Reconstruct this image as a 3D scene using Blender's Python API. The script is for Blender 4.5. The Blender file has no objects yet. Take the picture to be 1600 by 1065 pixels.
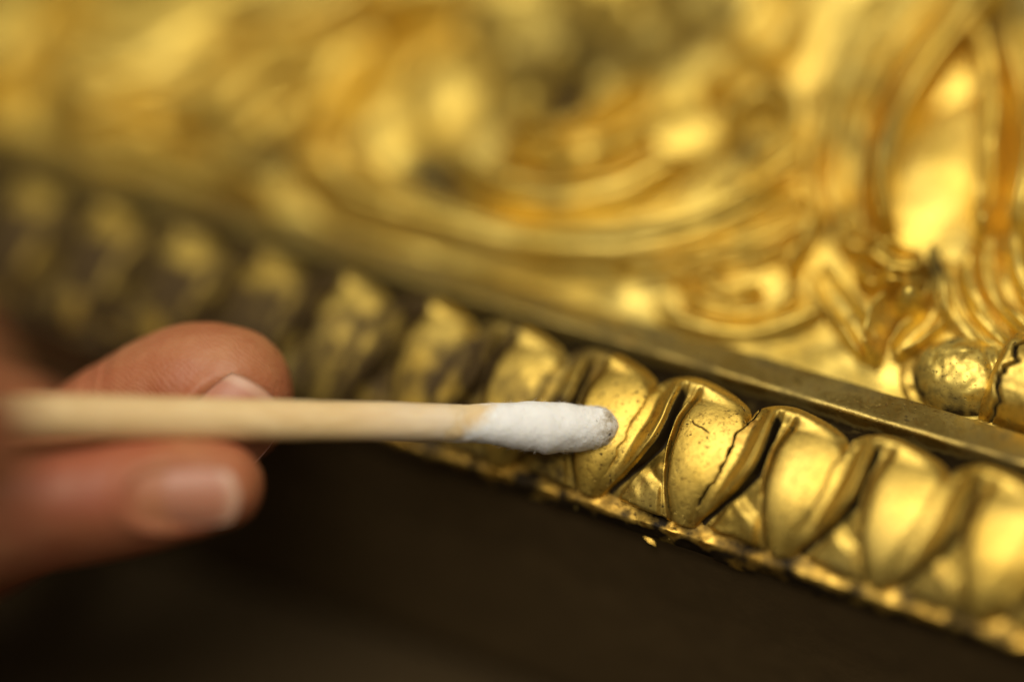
import bpy, bmesh, math, random
import numpy as np
from mathutils import Vector, Matrix

random.seed(7)
MM = 0.001
sc = bpy.context.scene
col = sc.collection
V = lambda *a: np.array(a, dtype=float)

# ------------------------------------------------------------------ camera
PITCH = math.radians(36.0)          # the camera looks down on the frame lying on the table
YAW = math.radians(27.4)            # how far the moulding turns towards the camera
R_ = V(1, 0, 0)
F_ = V(0, math.cos(PITCH), -math.sin(PITCH))
U_ = V(0, math.sin(PITCH), math.cos(PITCH))
FPX = 100.0 / 36.0 * 1600.0
BASE = V(0, 0, 32.0)                # mm, bottom of the carved row above the table
D0 = 296.0

def ray(px, py):
    return F_ + R_ * ((px - 800.0) / FPX) - U_ * ((py - 532.5) / FPX)

CAM = BASE - ray(1075, 838) * D0

def at(px, py, d):
    return CAM + ray(px, py) * d

FOCUS = 297.7
cam = bpy.data.cameras.new('camera')
cam.lens = 100.0
cam.sensor_width = 36.0
cam.clip_start = 0.005
cam.clip_end = 50.0
cam.dof.use_dof = True
cam.dof.focus_distance = FOCUS * MM
cam.dof.aperture_fstop = 2.1
cam.dof.aperture_blades = 0
cam_o = bpy.data.objects.new('camera', cam)
col.objects.link(cam_o)
cam_o.location = CAM * MM
cam_o.rotation_euler = (math.pi / 2 - PITCH, 0, 0)
sc.camera = cam_o

# ------------------------------------------------------------------ light
world = bpy.data.worlds.new('World')
sc.world = world
world.use_nodes = True
bg = world.node_tree.nodes['Background']
bg.inputs['Color'].default_value = (1.0, 0.88, 0.68, 1)
bg.inputs['Strength'].default_value = 0.085

def area(name, loc, target, size, power, color, sizey=None):
    l = bpy.data.lights.new(name, 'AREA')
    l.shape = 'RECTANGLE'
    l.size = size
    l.size_y = sizey or size
    l.energy = power
    l.color = color
    o = bpy.data.objects.new(name, l)
    col.objects.link(o)
    o.location = loc
    o.rotation_euler = (Vector(target) - Vector(loc)).to_track_quat('-Z', 'Y').to_euler()
    return o

lamp = area('studio_lamp', (-0.02, -0.14, 0.62), (0.10, 0.05, 0.04), 0.46, 1.6, (1.0, 0.93, 0.78), 0.80)
lamp.data.spread = math.radians(84)

sc.view_settings.view_transform = 'Standard'
sc.view_settings.look = 'None'
sc.view_settings.gamma = 1.0
sc.view_settings.exposure = 0.0
sc.render.engine = 'CYCLES'
sc.cycles.max_bounces = 8
sc.cycles.use_denoising = True
sc.cycles.sample_clamp_indirect = 6.0

# ------------------------------------------------------------------ helpers
def smooth(e0, e1, x):
    t = np.clip((x - e0) / (e1 - e0 + 1e-12), 0, 1)
    return t * t * (3 - 2 * t)

def _h(ix, iy, iz):
    n = (ix * 374761393 + iy * 668265263 + iz * 2147483647 + 1013904223) & 0xFFFFFFFF
    n = ((n ^ (n >> 13)) * 1274126177) & 0xFFFFFFFF
    n = ((n ^ (n >> 16)) * 2246822519) & 0xFFFFFFFF
    return ((n ^ (n >> 15)) & 0xFFFFFF) / float(0xFFFFFF)

def noise3(p, scale=1.0, off=0.0):
    q = np.asarray(p, dtype=float) * scale + off
    i = np.floor(q).astype(np.int64)
    f = q - i
    f = f * f * (3 - 2 * f)
    r = 0.0
    for dx in (0, 1):
        for dy in (0, 1):
            for dz in (0, 1):
                w = (f[..., 0] if dx else 1 - f[..., 0]) * (f[..., 1] if dy else 1 - f[..., 1]) * (f[..., 2] if dz else 1 - f[..., 2])
                r = r + w * _h(i[..., 0] + dx, i[..., 1] + dy, i[..., 2] + dz)
    return r * 2 - 1

def fbm(p, scale, octaves=3, off=0.0):
    r, a = 0.0, 1.0
    for k in range(octaves):
        r = r + a * noise3(p, scale * 2 ** k, off + 17.3 * k)
        a *= 0.5
    return r

def mesh_obj(name, verts, faces, mat, parent=None, attr=None, smooth_shade=True):
    """verts in millimetres, world axes"""
    me = bpy.data.meshes.new(name)
    verts = np.asarray(verts, dtype=float) * MM
    faces = np.asarray(faces, dtype=np.int32)
    me.from_pydata(verts.tolist(), [], faces.tolist())
    me.update()
    if smooth_shade:
        me.polygons.foreach_set('use_smooth', np.ones(len(me.polygons), dtype=bool))
    if attr:
        for k, v in attr.items():
            at_ = me.attributes.new(k, 'FLOAT', 'POINT')
            at_.data.foreach_set('value', np.asarray(v, dtype=np.float32).ravel())
    me.materials.append(mat)
    o = bpy.data.objects.new(name, me)
    col.objects.link(o)
    if parent is not None:
        o.parent = parent
        o.matrix_parent_inverse = Matrix.Translation(-Vector(parent.location))
    return o

def grid_faces(n, m, off=0, wrap=False):
    f = []
    i = np.arange(n - 1)[:, None]
    mm = m if wrap else m - 1
    j = np.arange(mm)[None, :]
    j2 = (j + 1) % m
    a = off + i * m + j
    b = off + i * m + j2
    c = off + (i + 1) * m + j2
    d = off + (i + 1) * m + j
    return np.stack([a, b, c, d], -1).reshape(-1, 4)

def catmull(pts, n):
    pts = np.asarray(pts, dtype=float)
    P = np.vstack([2 * pts[0] - pts[1], pts, 2 * pts[-1] - pts[-2]])
    k = len(pts) - 1
    t = np.linspace(0, k, n)
    i = np.minimum(t.astype(int), k - 1)
    f = (t - i)[:, None]
    p0, p1, p2, p3 = P[i], P[i + 1], P[i + 2], P[i + 3]
    return 0.5 * (2 * p1 + (p2 - p0) * f + (2 * p0 - 5 * p1 + 4 * p2 - p3) * f ** 2 + (3 * p1 - p0 - 3 * p2 + p3) * f ** 3)

def empty(name, loc_mm, label, cat, group=None):
    o = bpy.data.objects.new(name, None)
    o.empty_display_size = 0.01
    col.objects.link(o)
    o.location = V(*loc_mm) * MM
    o['label'] = label
    o['category'] = cat
    if group:
        o['group'] = group
    return o

# ------------------------------------------------------------------ materials
def new_mat(name):
    m = bpy.data.materials.new(name)
    m.use_nodes = True
    nt = m.node_tree
    return m, nt, nt.nodes, nt.links, nt.nodes['Principled BSDF']

def nd(nodes, kind, **kw):
    n = nodes.new(kind)
    for k, v in kw.items():
        if k in n.bl_rna.properties:
            setattr(n, k, v)
        else:
            n.inputs[k].default_value = v
    return n

def noise_tex(nodes, links, tc, scale, detail=3.0, rough=0.55, dist=0.0):
    n = nd(nodes, 'ShaderNodeTexNoise')
    n.inputs['Scale'].default_value = scale
    n.inputs['Detail'].default_value = detail
    n.inputs['Roughness'].default_value = rough
    n.inputs['Distortion'].default_value = dist
    links.new(tc.outputs['Object'], n.inputs['Vector'])
    return n

def ramp(nodes, links, src, stops):
    r = nodes.new('ShaderNodeValToRGB')
    e = r.color_ramp.elements
    while len(e) < len(stops):
        e.new(0.5)
    for el, (p, c) in zip(e, stops):
        el.position = p
        el.color = (c, c, c, 1) if isinstance(c, (int, float)) else (*c, 1)
    links.new(src, r.inputs['Fac'])
    return r

def mixc(nodes, links, fac, a, b):
    m = nd(nodes, 'ShaderNodeMix', data_type='RGBA')
    for sock, val in ((m.inputs['Factor'], fac), (m.inputs['A'], a), (m.inputs['B'], b)):
        pass
    def put(s, v):
        if hasattr(v, 'links') or hasattr(v, 'is_output'):
            links.new(v, s)
        elif isinstance(v, (int, float)):
            s.default_value = v
        else:
            s.default_value = (*v, 1)
    put(m.inputs[0], fac)
    put(m.inputs[6], a)
    put(m.inputs[7], b)
    return m.outputs[2]

def math_n(nodes, links, op, a, b=None, clamp=False):
    m = nd(nodes, 'ShaderNodeMath', operation=op)
    m.use_clamp = clamp
    for k, v in enumerate((a, b)):
        if v is None:
            continue
        if isinstance(v, (int, float)):
            m.inputs[k].default_value = v
        else:
            links.new(v, m.inputs[k])
    return m.outputs[0]

def gold_material(name, bright, deep, rough=0.36, pits=1.0, bole=0.5, grime_shade=True, bump=1.0):
    m, nt, N, L, P = new_mat(name)
    tc = nd(N, 'ShaderNodeTexCoord')
    big = noise_tex(N, L, tc, 90, 3)
    fine = noise_tex(N, L, tc, 2000, 5, 0.68)
    colr = mixc(N, L, ramp(N, L, big.outputs['Fac'], [(0.35, 0.0), (0.68, 1.0)]).outputs[0], bright, deep)
    # speckle of worn leaf
    sp = ramp(N, L, fine.outputs['Fac'], [(0.36, 1.0), (0.45, 0.0)])
    colr = mixc(N, L, math_n(N, L, 'MULTIPLY', sp.outputs[0], 0.65 * pits), colr, (0.24, 0.13, 0.03))
    mo = noise_tex(N, L, tc, 650, 4, 0.7, 0.3)
    colr = mixc(N, L, math_n(N, L, 'MULTIPLY', ramp(N, L, mo.outputs['Fac'], [(0.54, 0.0), (0.68, 1.0)]).outputs[0], 0.5 * pits), colr, (0.40, 0.24, 0.05))
    # reddish bole in patches where the leaf has rubbed away
    bo = noise_tex(N, L, tc, 260, 6, 0.7, 0.6)
    bor = ramp(N, L, bo.outputs['Fac'], [(0.60, 0.0), (0.70, 1.0)])
    bof = math_n(N, L, 'MULTIPLY', bor.outputs[0], bole)
    colr = mixc(N, L, bof, colr, (0.34, 0.14, 0.025))
    # little dark pits
    vo = nd(N, 'ShaderNodeTexNoise')
    vo.inputs['Scale'].default_value = 2300
    vo.inputs['Detail'].default_value = 2
    L.new(tc.outputs['Object'], vo.inputs['Vector'])
    pm = noise_tex(N, L, tc, 170, 2)
    pit = math_n(N, L, 'MULTIPLY', ramp(N, L, vo.outputs['Fac'], [(0.31, 1.0), (0.37, 0.0)]).outputs[0],
                 ramp(N, L, pm.outputs['Fac'], [(0.36, 0.0), (0.58, 1.0)]).outputs[0])
    pit = math_n(N, L, 'MULTIPLY', pit, pits)
    colr = mixc(N, L, pit, colr, (0.035, 0.02, 0.006))
    metal = math_n(N, L, 'SUBTRACT', 1.0, math_n(N, L, 'MULTIPLY', pit, 0.9), True)
    rgh = math_n(N, L, 'ADD', math_n(N, L, 'MULTIPLY', fine.outputs['Fac'], 0.22), rough - 0.11)
    if grime_shade:
        ga = nd(N, 'ShaderNodeAttribute', attribute_name='grime_shade')
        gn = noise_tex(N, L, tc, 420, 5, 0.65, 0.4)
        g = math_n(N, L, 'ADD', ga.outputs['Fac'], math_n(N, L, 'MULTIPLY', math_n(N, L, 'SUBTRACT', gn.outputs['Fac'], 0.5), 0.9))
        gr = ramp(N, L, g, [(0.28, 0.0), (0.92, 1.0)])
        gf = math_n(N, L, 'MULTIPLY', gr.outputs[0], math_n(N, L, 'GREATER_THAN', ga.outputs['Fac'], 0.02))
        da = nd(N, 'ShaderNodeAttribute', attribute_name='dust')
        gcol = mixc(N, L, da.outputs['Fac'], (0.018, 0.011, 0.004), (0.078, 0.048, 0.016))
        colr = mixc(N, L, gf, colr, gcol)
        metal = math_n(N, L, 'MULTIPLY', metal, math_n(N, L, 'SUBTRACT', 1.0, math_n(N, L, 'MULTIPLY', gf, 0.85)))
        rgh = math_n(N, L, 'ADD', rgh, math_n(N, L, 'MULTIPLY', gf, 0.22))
    L.new(colr, P.inputs['Base Color'])
    L.new(metal, P.inputs['Metallic'])
    L.new(rgh, P.inputs['Roughness'])
    P.inputs['Specular IOR Level'].default_value = 0.18
    b1 = nd(N, 'ShaderNodeBump')
    b1.inputs['Strength'].default_value = 0.55 * bump
    b1.inputs['Distance'].default_value = 0.00006
    L.new(fine.outputs['Fac'], b1.inputs['Height'])
    mid = noise_tex(N, L, tc, 330, 3)
    b2 = nd(N, 'ShaderNodeBump')
    b2.inputs['Strength'].default_value = 0.06 * bump
    b2.inputs['Distance'].default_value = 0.0003
    L.new(mid.outputs['Fac'], b2.inputs['Height'])
    L.new(b2.outputs[0], b1.inputs['Normal'])
    b3 = nd(N, 'ShaderNodeBump', invert=True)
    b3.inputs['Strength'].default_value = 0.8
    b3.inputs['Distance'].default_value = 0.00006
    L.new(pit, b3.inputs['Height'])
    L.new(b1.outputs[0], b3.inputs['Normal'])
    L.new(b3.outputs[0], P.inputs['Normal'])
    return m

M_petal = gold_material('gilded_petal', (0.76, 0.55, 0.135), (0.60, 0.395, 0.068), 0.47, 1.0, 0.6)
M_panel = gold_material('gilded_relief', (0.84, 0.64, 0.165), (0.72, 0.505, 0.095), 0.48, 0.7, 0.25, grime_shade=True, bump=0.7)
M_fillet = gold_material('gilded_fillet', (0.45, 0.34, 0.105), (0.34, 0.24, 0.065), 0.42, 0.8, 0.5, grime_shade=True)
M_lip = gold_material('gilded_lip', (0.72, 0.47, 0.10), (0.52, 0.28, 0.04), 0.42, 1.0, 0.8)

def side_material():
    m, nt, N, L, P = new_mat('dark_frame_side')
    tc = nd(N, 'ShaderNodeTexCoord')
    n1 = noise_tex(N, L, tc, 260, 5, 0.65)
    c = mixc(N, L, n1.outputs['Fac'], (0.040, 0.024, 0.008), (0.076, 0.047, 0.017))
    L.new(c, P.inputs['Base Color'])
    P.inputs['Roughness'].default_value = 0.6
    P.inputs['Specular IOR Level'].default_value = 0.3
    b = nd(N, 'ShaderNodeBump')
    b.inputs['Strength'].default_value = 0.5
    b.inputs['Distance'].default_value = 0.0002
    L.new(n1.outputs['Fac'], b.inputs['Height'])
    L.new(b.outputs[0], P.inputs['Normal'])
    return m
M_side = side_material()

def table_material():
    m, nt, N, L, P = new_mat('dark_brown_table')
    tc = nd(N, 'ShaderNodeTexCoord')
    n1 = noise_tex(N, L, tc, 30, 4, 0.6, 0.5)
    c = mixc(N, L, n1.outputs['Fac'], (0.036, 0.023, 0.009), (0.052, 0.033, 0.013))
    L.new(c, P.inputs['Base Color'])
    P.inputs['Roughness'].default_value = 0.75
    P.inputs['Specular IOR Level'].default_value = 0.15
    return m
M_table = table_material()

def skin_material():
    m, nt, N, L, P = new_mat('skin')
    tc = nd(N, 'ShaderNodeTexCoord')
    n1 = noise_tex(N, L, tc, 120, 4, 0.6)
    n2 = noise_tex(N, L, tc, 700, 3, 0.6)
    c = mixc(N, L, ramp(N, L, n1.outputs['Fac'], [(0.3, 0.0), (0.7, 1.0)]).outputs[0], (0.38, 0.115, 0.046), (0.50, 0.225, 0.105))
    n3 = noise_tex(N, L, tc, 55, 3, 0.6)
    c = mixc(N, L, ramp(N, L, n3.outputs['Fac'], [(0.42, 0.0), (0.66, 0.55)]).outputs[0], c, (0.42, 0.10, 0.06))
    L.new(c, P.inputs['Base Color'])
    P.inputs['Roughness'].default_value = 0.48
    P.inputs['Specular IOR Level'].default_value = 0.4
    P.inputs['Subsurface Weight'].default_value = 0.12
    P.inputs['Subsurface Radius'].default_value = (1.0, 0.35, 0.18)
    P.inputs['Subsurface Scale'].default_value = 0.0022
    # fine skin ridges
    w = nd(N, 'ShaderNodeTexWave', wave_type='BANDS', bands_direction='DIAGONAL')
    w.inputs['Scale'].default_value = 700
    w.inputs['Distortion'].default_value = 16.0
    w.inputs['Detail'].default_value = 2
    w.inputs['Detail Scale'].default_value = 0.4
    L.new(tc.outputs['Object'], w.inputs['Vector'])
    b1 = nd(N, 'ShaderNodeBump')
    b1.inputs['Strength'].default_value = 0.11
    b1.inputs['Distance'].default_value = 0.00012
    L.new(w.outputs['Fac'], b1.inputs['Height'])
    b2 = nd(N, 'ShaderNodeBump')
    b2.inputs['Strength'].default_value = 0.45
    b2.inputs['Distance'].default_value = 0.0003
    L.new(n2.outputs['Fac'], b2.inputs['Height'])
    L.new(b1.outputs[0], b2.inputs['Normal'])
    L.new(b2.outputs[0], P.inputs['Normal'])
    return m
M_skin = skin_material()

def nail_material():
    m, nt, N, L, P = new_mat('fingernail')
    ga = nd(N, 'ShaderNodeAttribute', attribute_name='free_edge')
    c = mixc(N, L, ga.outputs['Fac'], (0.48, 0.20, 0.12), (0.58, 0.33, 0.22))
    L.new(c, P.inputs['Base Color'])
    P.inputs['Roughness'].default_value = 0.42
    P.inputs['Subsurface Weight'].default_value = 0.2
    P.inputs['Subsurface Radius'].default_value = (1.0, 0.4, 0.2)
    P.inputs['Subsurface Scale'].default_value = 0.001
    return m
M_nail = nail_material()

def wood_material():
    m, nt, N, L, P = new_mat('pale_wood')
    tc = nd(N, 'ShaderNodeTexCoord')
    mp = nd(N, 'ShaderNodeMapping')
    mp.inputs['Scale'].default_value = (45, 1500, 1500)
    L.new(tc.outputs['Object'], mp.inputs['Vector'])
    n1 = nd(N, 'ShaderNodeTexNoise')
    n1.inputs['Scale'].default_value = 1.0
    n1.inputs['Detail'].default_value = 4
    L.new(mp.outputs[0], n1.inputs['Vector'])
    n2 = noise_tex(N, L, tc, 150, 3)
    c = mixc(N, L, n1.outputs['Fac'], (0.62, 0.40, 0.16), (0.95, 0.74, 0.42))
    c = mixc(N, L, ramp(N, L, n2.outputs['Fac'], [(0.45, 0.0), (0.7, 0.5)]).outputs[0], c, (0.70, 0.46, 0.20))
    # thin film of cotton near the tip
    fa = nd(N, 'ShaderNodeAttribute', attribute_name='film')
    fm = math_n(N, L, 'MULTIPLY', fa.outputs['Fac'], ramp(N, L, n2.outputs['Fac'], [(0.35, 0.2), (0.6, 1.0)]).outputs[0])
    c = mixc(N, L, fm, c, (0.86, 0.80, 0.70))
    L.new(c, P.inputs['Base Color'])
    P.inputs['Roughness'].default_value = 0.6
    P.inputs['Specular IOR Level'].default_value = 0.3
    P.inputs['Subsurface Weight'].default_value = 0.15
    P.inputs['Subsurface Radius'].default_value = (1.0, 0.7, 0.35)
    P.inputs['Subsurface Scale'].default_value = 0.0012
    b = nd(N, 'ShaderNodeBump')
    b.inputs['Strength'].default_value = 0.3
    b.inputs['Distance'].default_value = 0.00012
    L.new(n1.outputs['Fac'], b.inputs['Height'])
    L.new(b.outputs[0], P.inputs['Normal'])
    return m
M_wood = wood_material()

def cotton_material():
    m, nt, N, L, P = new_mat('cotton')
    tc = nd(N, 'ShaderNodeTexCoord')
    n1 = noise_tex(N, L, tc, 1500, 6, 0.75)
    so = nd(N, 'ShaderNodeAttribute', attribute_name='soil')
    n2 = noise_tex(N, L, tc, 900, 4, 0.7)
    s = math_n(N, L, 'MULTIPLY', so.outputs['Fac'], ramp(N, L, n2.outputs['Fac'], [(0.42, 0.10), (0.62, 1.0)]).outputs[0])
    c = mixc(N, L, s, (0.95, 0.935, 0.91), (0.42, 0.34, 0.22))
    sp = ramp(N, L, noise_tex(N, L, tc, 1300, 2).outputs['Fac'], [(0.27, 1.0), (0.33, 0.0)])
    c = mixc(N, L, math_n(N, L, 'MULTIPLY', sp.outputs[0], so.outputs['Fac']), c, (0.06, 0.045, 0.03))
    ba = nd(N, 'ShaderNodeAttribute', attribute_name='bare')
    n4 = noise_tex(N, L, tc, 500, 5, 0.7, 0.5)
    bf = ramp(N, L, math_n(N, L, 'ADD', ba.outputs['Fac'], math_n(N, L, 'MULTIPLY', math_n(N, L, 'SUBTRACT', n4.outputs['Fac'], 0.5), 1.3)), [(0.25, 0.0), (0.85, 0.9)])
    c = mixc(N, L, bf.outputs[0], c, (0.80, 0.58, 0.29))
    L.new(c, P.inputs['Base Color'])
    P.inputs['Roughness'].default_value = 0.95
    P.inputs['Specular IOR Level'].default_value = 0.1
    P.inputs['Subsurface Weight'].default_value = 0.5
    P.inputs['Subsurface Radius'].default_value = (1.0, 0.9, 0.75)
    P.inputs['Subsurface Scale'].default_value = 0.0008
    b = nd(N, 'ShaderNodeBump')
    b.inputs['Strength'].default_value = 0.7
    b.inputs['Distance'].default_value = 0.00022
    L.new(n1.outputs['Fac'], b.inputs['Height'])
    L.new(b.outputs[0], P.inputs['Normal'])
    return m
M_cotton = cotton_material()

# ------------------------------------------------------------------ frame axes
EU = V(math.cos(YAW), -math.sin(YAW), 0)     # along the moulding, to the right
EW = V(math.sin(YAW), math.cos(YAW), 0)      # across it, away from the camera
EZ = V(0, 0, 1)

def fp(u, w, z):
    u, w, z = np.broadcast_arrays(np.asarray(u, float), np.asarray(w, float), np.asarray(z, float))
    return BASE + u[..., None] * EU + w[..., None] * EW + z[..., None] * EZ

U0, U1 = -175.0, 95.0
PERIOD = 10.9

# ------------------------------------------------------------------ the setting
def table():
    s = 1500.0
    v = [(-s, -s, 0), (s, -s, 0), (s, s, 0), (-s, s, 0)]
    o = mesh_obj('table_top', v, [(0, 1, 2, 3)], M_table)
    o['kind'] = 'structure'
    o['label'] = 'dark brown table top in shadow under the gilded frame'
    return o
table()

# ------------------------------------------------------------------ the frame
frame = empty('picture_frame', fp(0, 0, -32.0), 'carved gilded frame with a row of twisted petals and scrolling relief', 'frame')

def extrude_profile(name, prof, mat, nu=240, jitter=0.0, attr_fn=None):
    prof = np.asarray(prof, float)
    us = np.linspace(U0, U1, nu)
    U, I = np.meshgrid(us, np.arange(len(prof)), indexing='ij')
    W = prof[I, 0]
    Z = prof[I, 1]
    pts = np.stack([U, W * 3, Z * 3], -1)
    if jitter:
        n = fbm(np.stack([U, W, Z], -1), 0.45, 3)
        n2 = fbm(np.stack([U, W, Z], -1), 0.45, 3, 50.0)
        W = W + n * jitter
        Z = Z + n2 * jitter
    P = fp(U, W, Z)
    at_ = attr_fn(U, W, Z, I) if attr_fn else None
    return mesh_obj(name, P.reshape(-1, 3), grid_faces(nu, len(prof))[:, ::-1], mat, frame, at_)

def rounded(poly, r, n=5):
    """round the inner corners of a polyline"""
    poly = [np.array(p, float) for p in poly]
    out = [poly[0]]
    for a, b, c in zip(poly, poly[1:], poly[2:]):
        ra = min(r, np.linalg.norm(a - b) * .45, np.linalg.norm(c - b) * .45)
        p = b + (a - b) / np.linalg.norm(a - b) * ra
        q = b + (c - b) / np.linalg.norm(c - b) * ra
        for t in np.linspace(0, 1, n):
            out.append((1 - t) ** 2 * p + 2 * t * (1 - t) * b + t * t * q)
    out.append(poly[-1])
    return np.array(out)

def densify(poly, step):
    out = [poly[0]]
    for a, b in zip(poly, poly[1:]):
        k = max(1, int(np.linalg.norm(b - a) / step))
        for t in np.linspace(0, 1, k + 1)[1:]:
            out.append(a * (1 - t) + b * t)
    return np.array(out)

FZ = 9.4      # top of the fillet
FW = 16.0      # its front edge
FB = 20.7      # its back edge

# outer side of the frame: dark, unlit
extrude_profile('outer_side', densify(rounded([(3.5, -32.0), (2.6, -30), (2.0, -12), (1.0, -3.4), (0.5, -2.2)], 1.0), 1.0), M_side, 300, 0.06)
# lip under the petals
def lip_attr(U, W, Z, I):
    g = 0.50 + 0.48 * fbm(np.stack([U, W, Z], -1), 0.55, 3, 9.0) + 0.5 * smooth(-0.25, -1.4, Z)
    return {'grime_shade': np.clip(g + 0.6 * smooth(-18, -45, U), 0, 1), 'dust': smooth(-8, -40, U) * .5}
extrude_profile('lip', densify(rounded([(0.7, -2.6), (0.12, -0.6), (0.16, -0.1), (2.0, 0.75), (6.0, 1.2)], 0.22), 0.25), M_lip, 900, 0.22, lip_attr)
# recessed ground behind the petals and the hollow below the fillet
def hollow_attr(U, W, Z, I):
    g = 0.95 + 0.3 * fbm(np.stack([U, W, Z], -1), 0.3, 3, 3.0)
    return {'grime_shade': np.clip(g, 0, 1), 'dust': 0.15 + 0 * U}
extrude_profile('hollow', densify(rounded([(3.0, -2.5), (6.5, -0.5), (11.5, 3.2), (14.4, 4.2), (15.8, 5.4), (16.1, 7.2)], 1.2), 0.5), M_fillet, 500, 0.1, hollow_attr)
# fillet
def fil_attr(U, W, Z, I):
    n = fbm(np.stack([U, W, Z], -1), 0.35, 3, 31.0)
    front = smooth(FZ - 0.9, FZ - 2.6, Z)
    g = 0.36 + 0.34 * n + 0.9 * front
    return {'grime_shade': np.clip(g, 0, 1), 'dust': 0.25 + 0 * U}
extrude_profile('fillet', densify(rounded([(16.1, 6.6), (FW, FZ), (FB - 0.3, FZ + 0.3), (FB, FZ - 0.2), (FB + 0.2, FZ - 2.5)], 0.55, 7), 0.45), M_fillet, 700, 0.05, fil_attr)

# a flake of loose leaf on the dark side
def flake():
    c = fp(-4.6, 0.58, -2.75)
    n = -EW * .62 + EZ * .78
    n = n / np.linalg.norm(n)
    e1 = EU
    e2 = np.cross(n, e1)
    e2 = e2 / np.linalg.norm(e2)
    pts2 = [(-0.9, 0.30), (-0.35, 0.42), (0.25, 0.28), (0.75, -0.05), (0.95, -0.42), (0.45, -0.30), (0.0, -0.22), (-0.45, 0.02)]
    vs = []
    for lay in (0.10, 0.18):
        for k, (a, b) in enumerate(pts2):
            vs.append(c + e1 * a + e2 * b + n * (lay + 0.05 * math.sin(k * 2.1)))
    k = len(pts2)
    me_f = [list(range(k, 2 * k)), list(range(k - 1, -1, -1))]
    for i in range(k):
        me_f.append([i, (i + 1) % k, k + (i + 1) % k, k + i])
    me = bpy.data.meshes.new('gold_flake')
    me.from_pydata([tuple(np.array(v) * MM) for v in vs], [], me_f)
    me.materials.append(M_lip)
    o = bpy.data.objects.new('gold_flake', me)
    col.objects.link(o)
    o.parent = frame
    o.matrix_parent_inverse = Matrix.Translation(-Vector(frame.location))
flake()

# ---- the row of twisted petals: one carved unit per period
C0, C1 = V(2.0, -1.6), V(12.9, 8.0)
SAG = 2.3
def arc(b):
    """base curve of the row in (w,z) and its outward normal; b = 0 bottom .. 1 top"""
    ch = C1 - C0
    Lc = np.linalg.norm(ch)
    d = ch / Lc
    n = V(-d[1], d[0])
    R = (Lc * Lc / 4 + SAG * SAG) / (2 * SAG)
    half = math.asin(Lc / 2 / R)
    ang = (b * 2 - 1) * half
    cx = (C0 + C1) / 2 + n * (SAG - R)
    w = cx[0] + R * (np.sin(ang) * d[0] + np.cos(ang) * n[0])
    z = cx[1] + R * (np.sin(ang) * d[1] + np.cos(ang) * n[1])
    nw = np.sin(ang) * d[0] + np.cos(ang) * n[0]
    nz = np.sin(ang) * d[1] + np.cos(ang) * n[1]
    return w, z, nw, nz

def curve(b, xs, ys):
    """smooth interpolation through a few points"""
    xs, ys = np.array(xs, float), np.array(ys, float)
    fine = np.linspace(xs[0], xs[-1], 200)
    lin = np.interp(fine, xs, ys)
    k = np.hanning(23)
    k /= k.sum()
    pad = np.concatenate([lin[0] - (lin[11:0:-1] - lin[0]), lin, 2 * lin[-1] - lin[-2:-13:-1]])
    sm = np.convolve(pad, k, 'valid')
    return np.interp(b, fine, sm)

def SL(b):   # slot at the left of the lobe
    return curve(b, [-.1, .05, .16, .31, .49, .71, .94, 1.3], [-.15, -.19, -.244, -.345, -.41, -.435, -.36, -.30])
def CR(b):   # crack between lobe and wing
    return curve(b, [-.1, .1, .25, .41, .6, .8, .91, 1.3], [-.06, -.03, .015, .10, .15, .17, .22, .30])
def EE(b):   # edge of the wing
    return curve(b, [-.1, .05, .12, .2, .283, .395, .537, .66, .81, .90, 1.3], [-.06, .0, .05, .12, .225, .345, .455, .475, .455, .445, .47])

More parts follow.
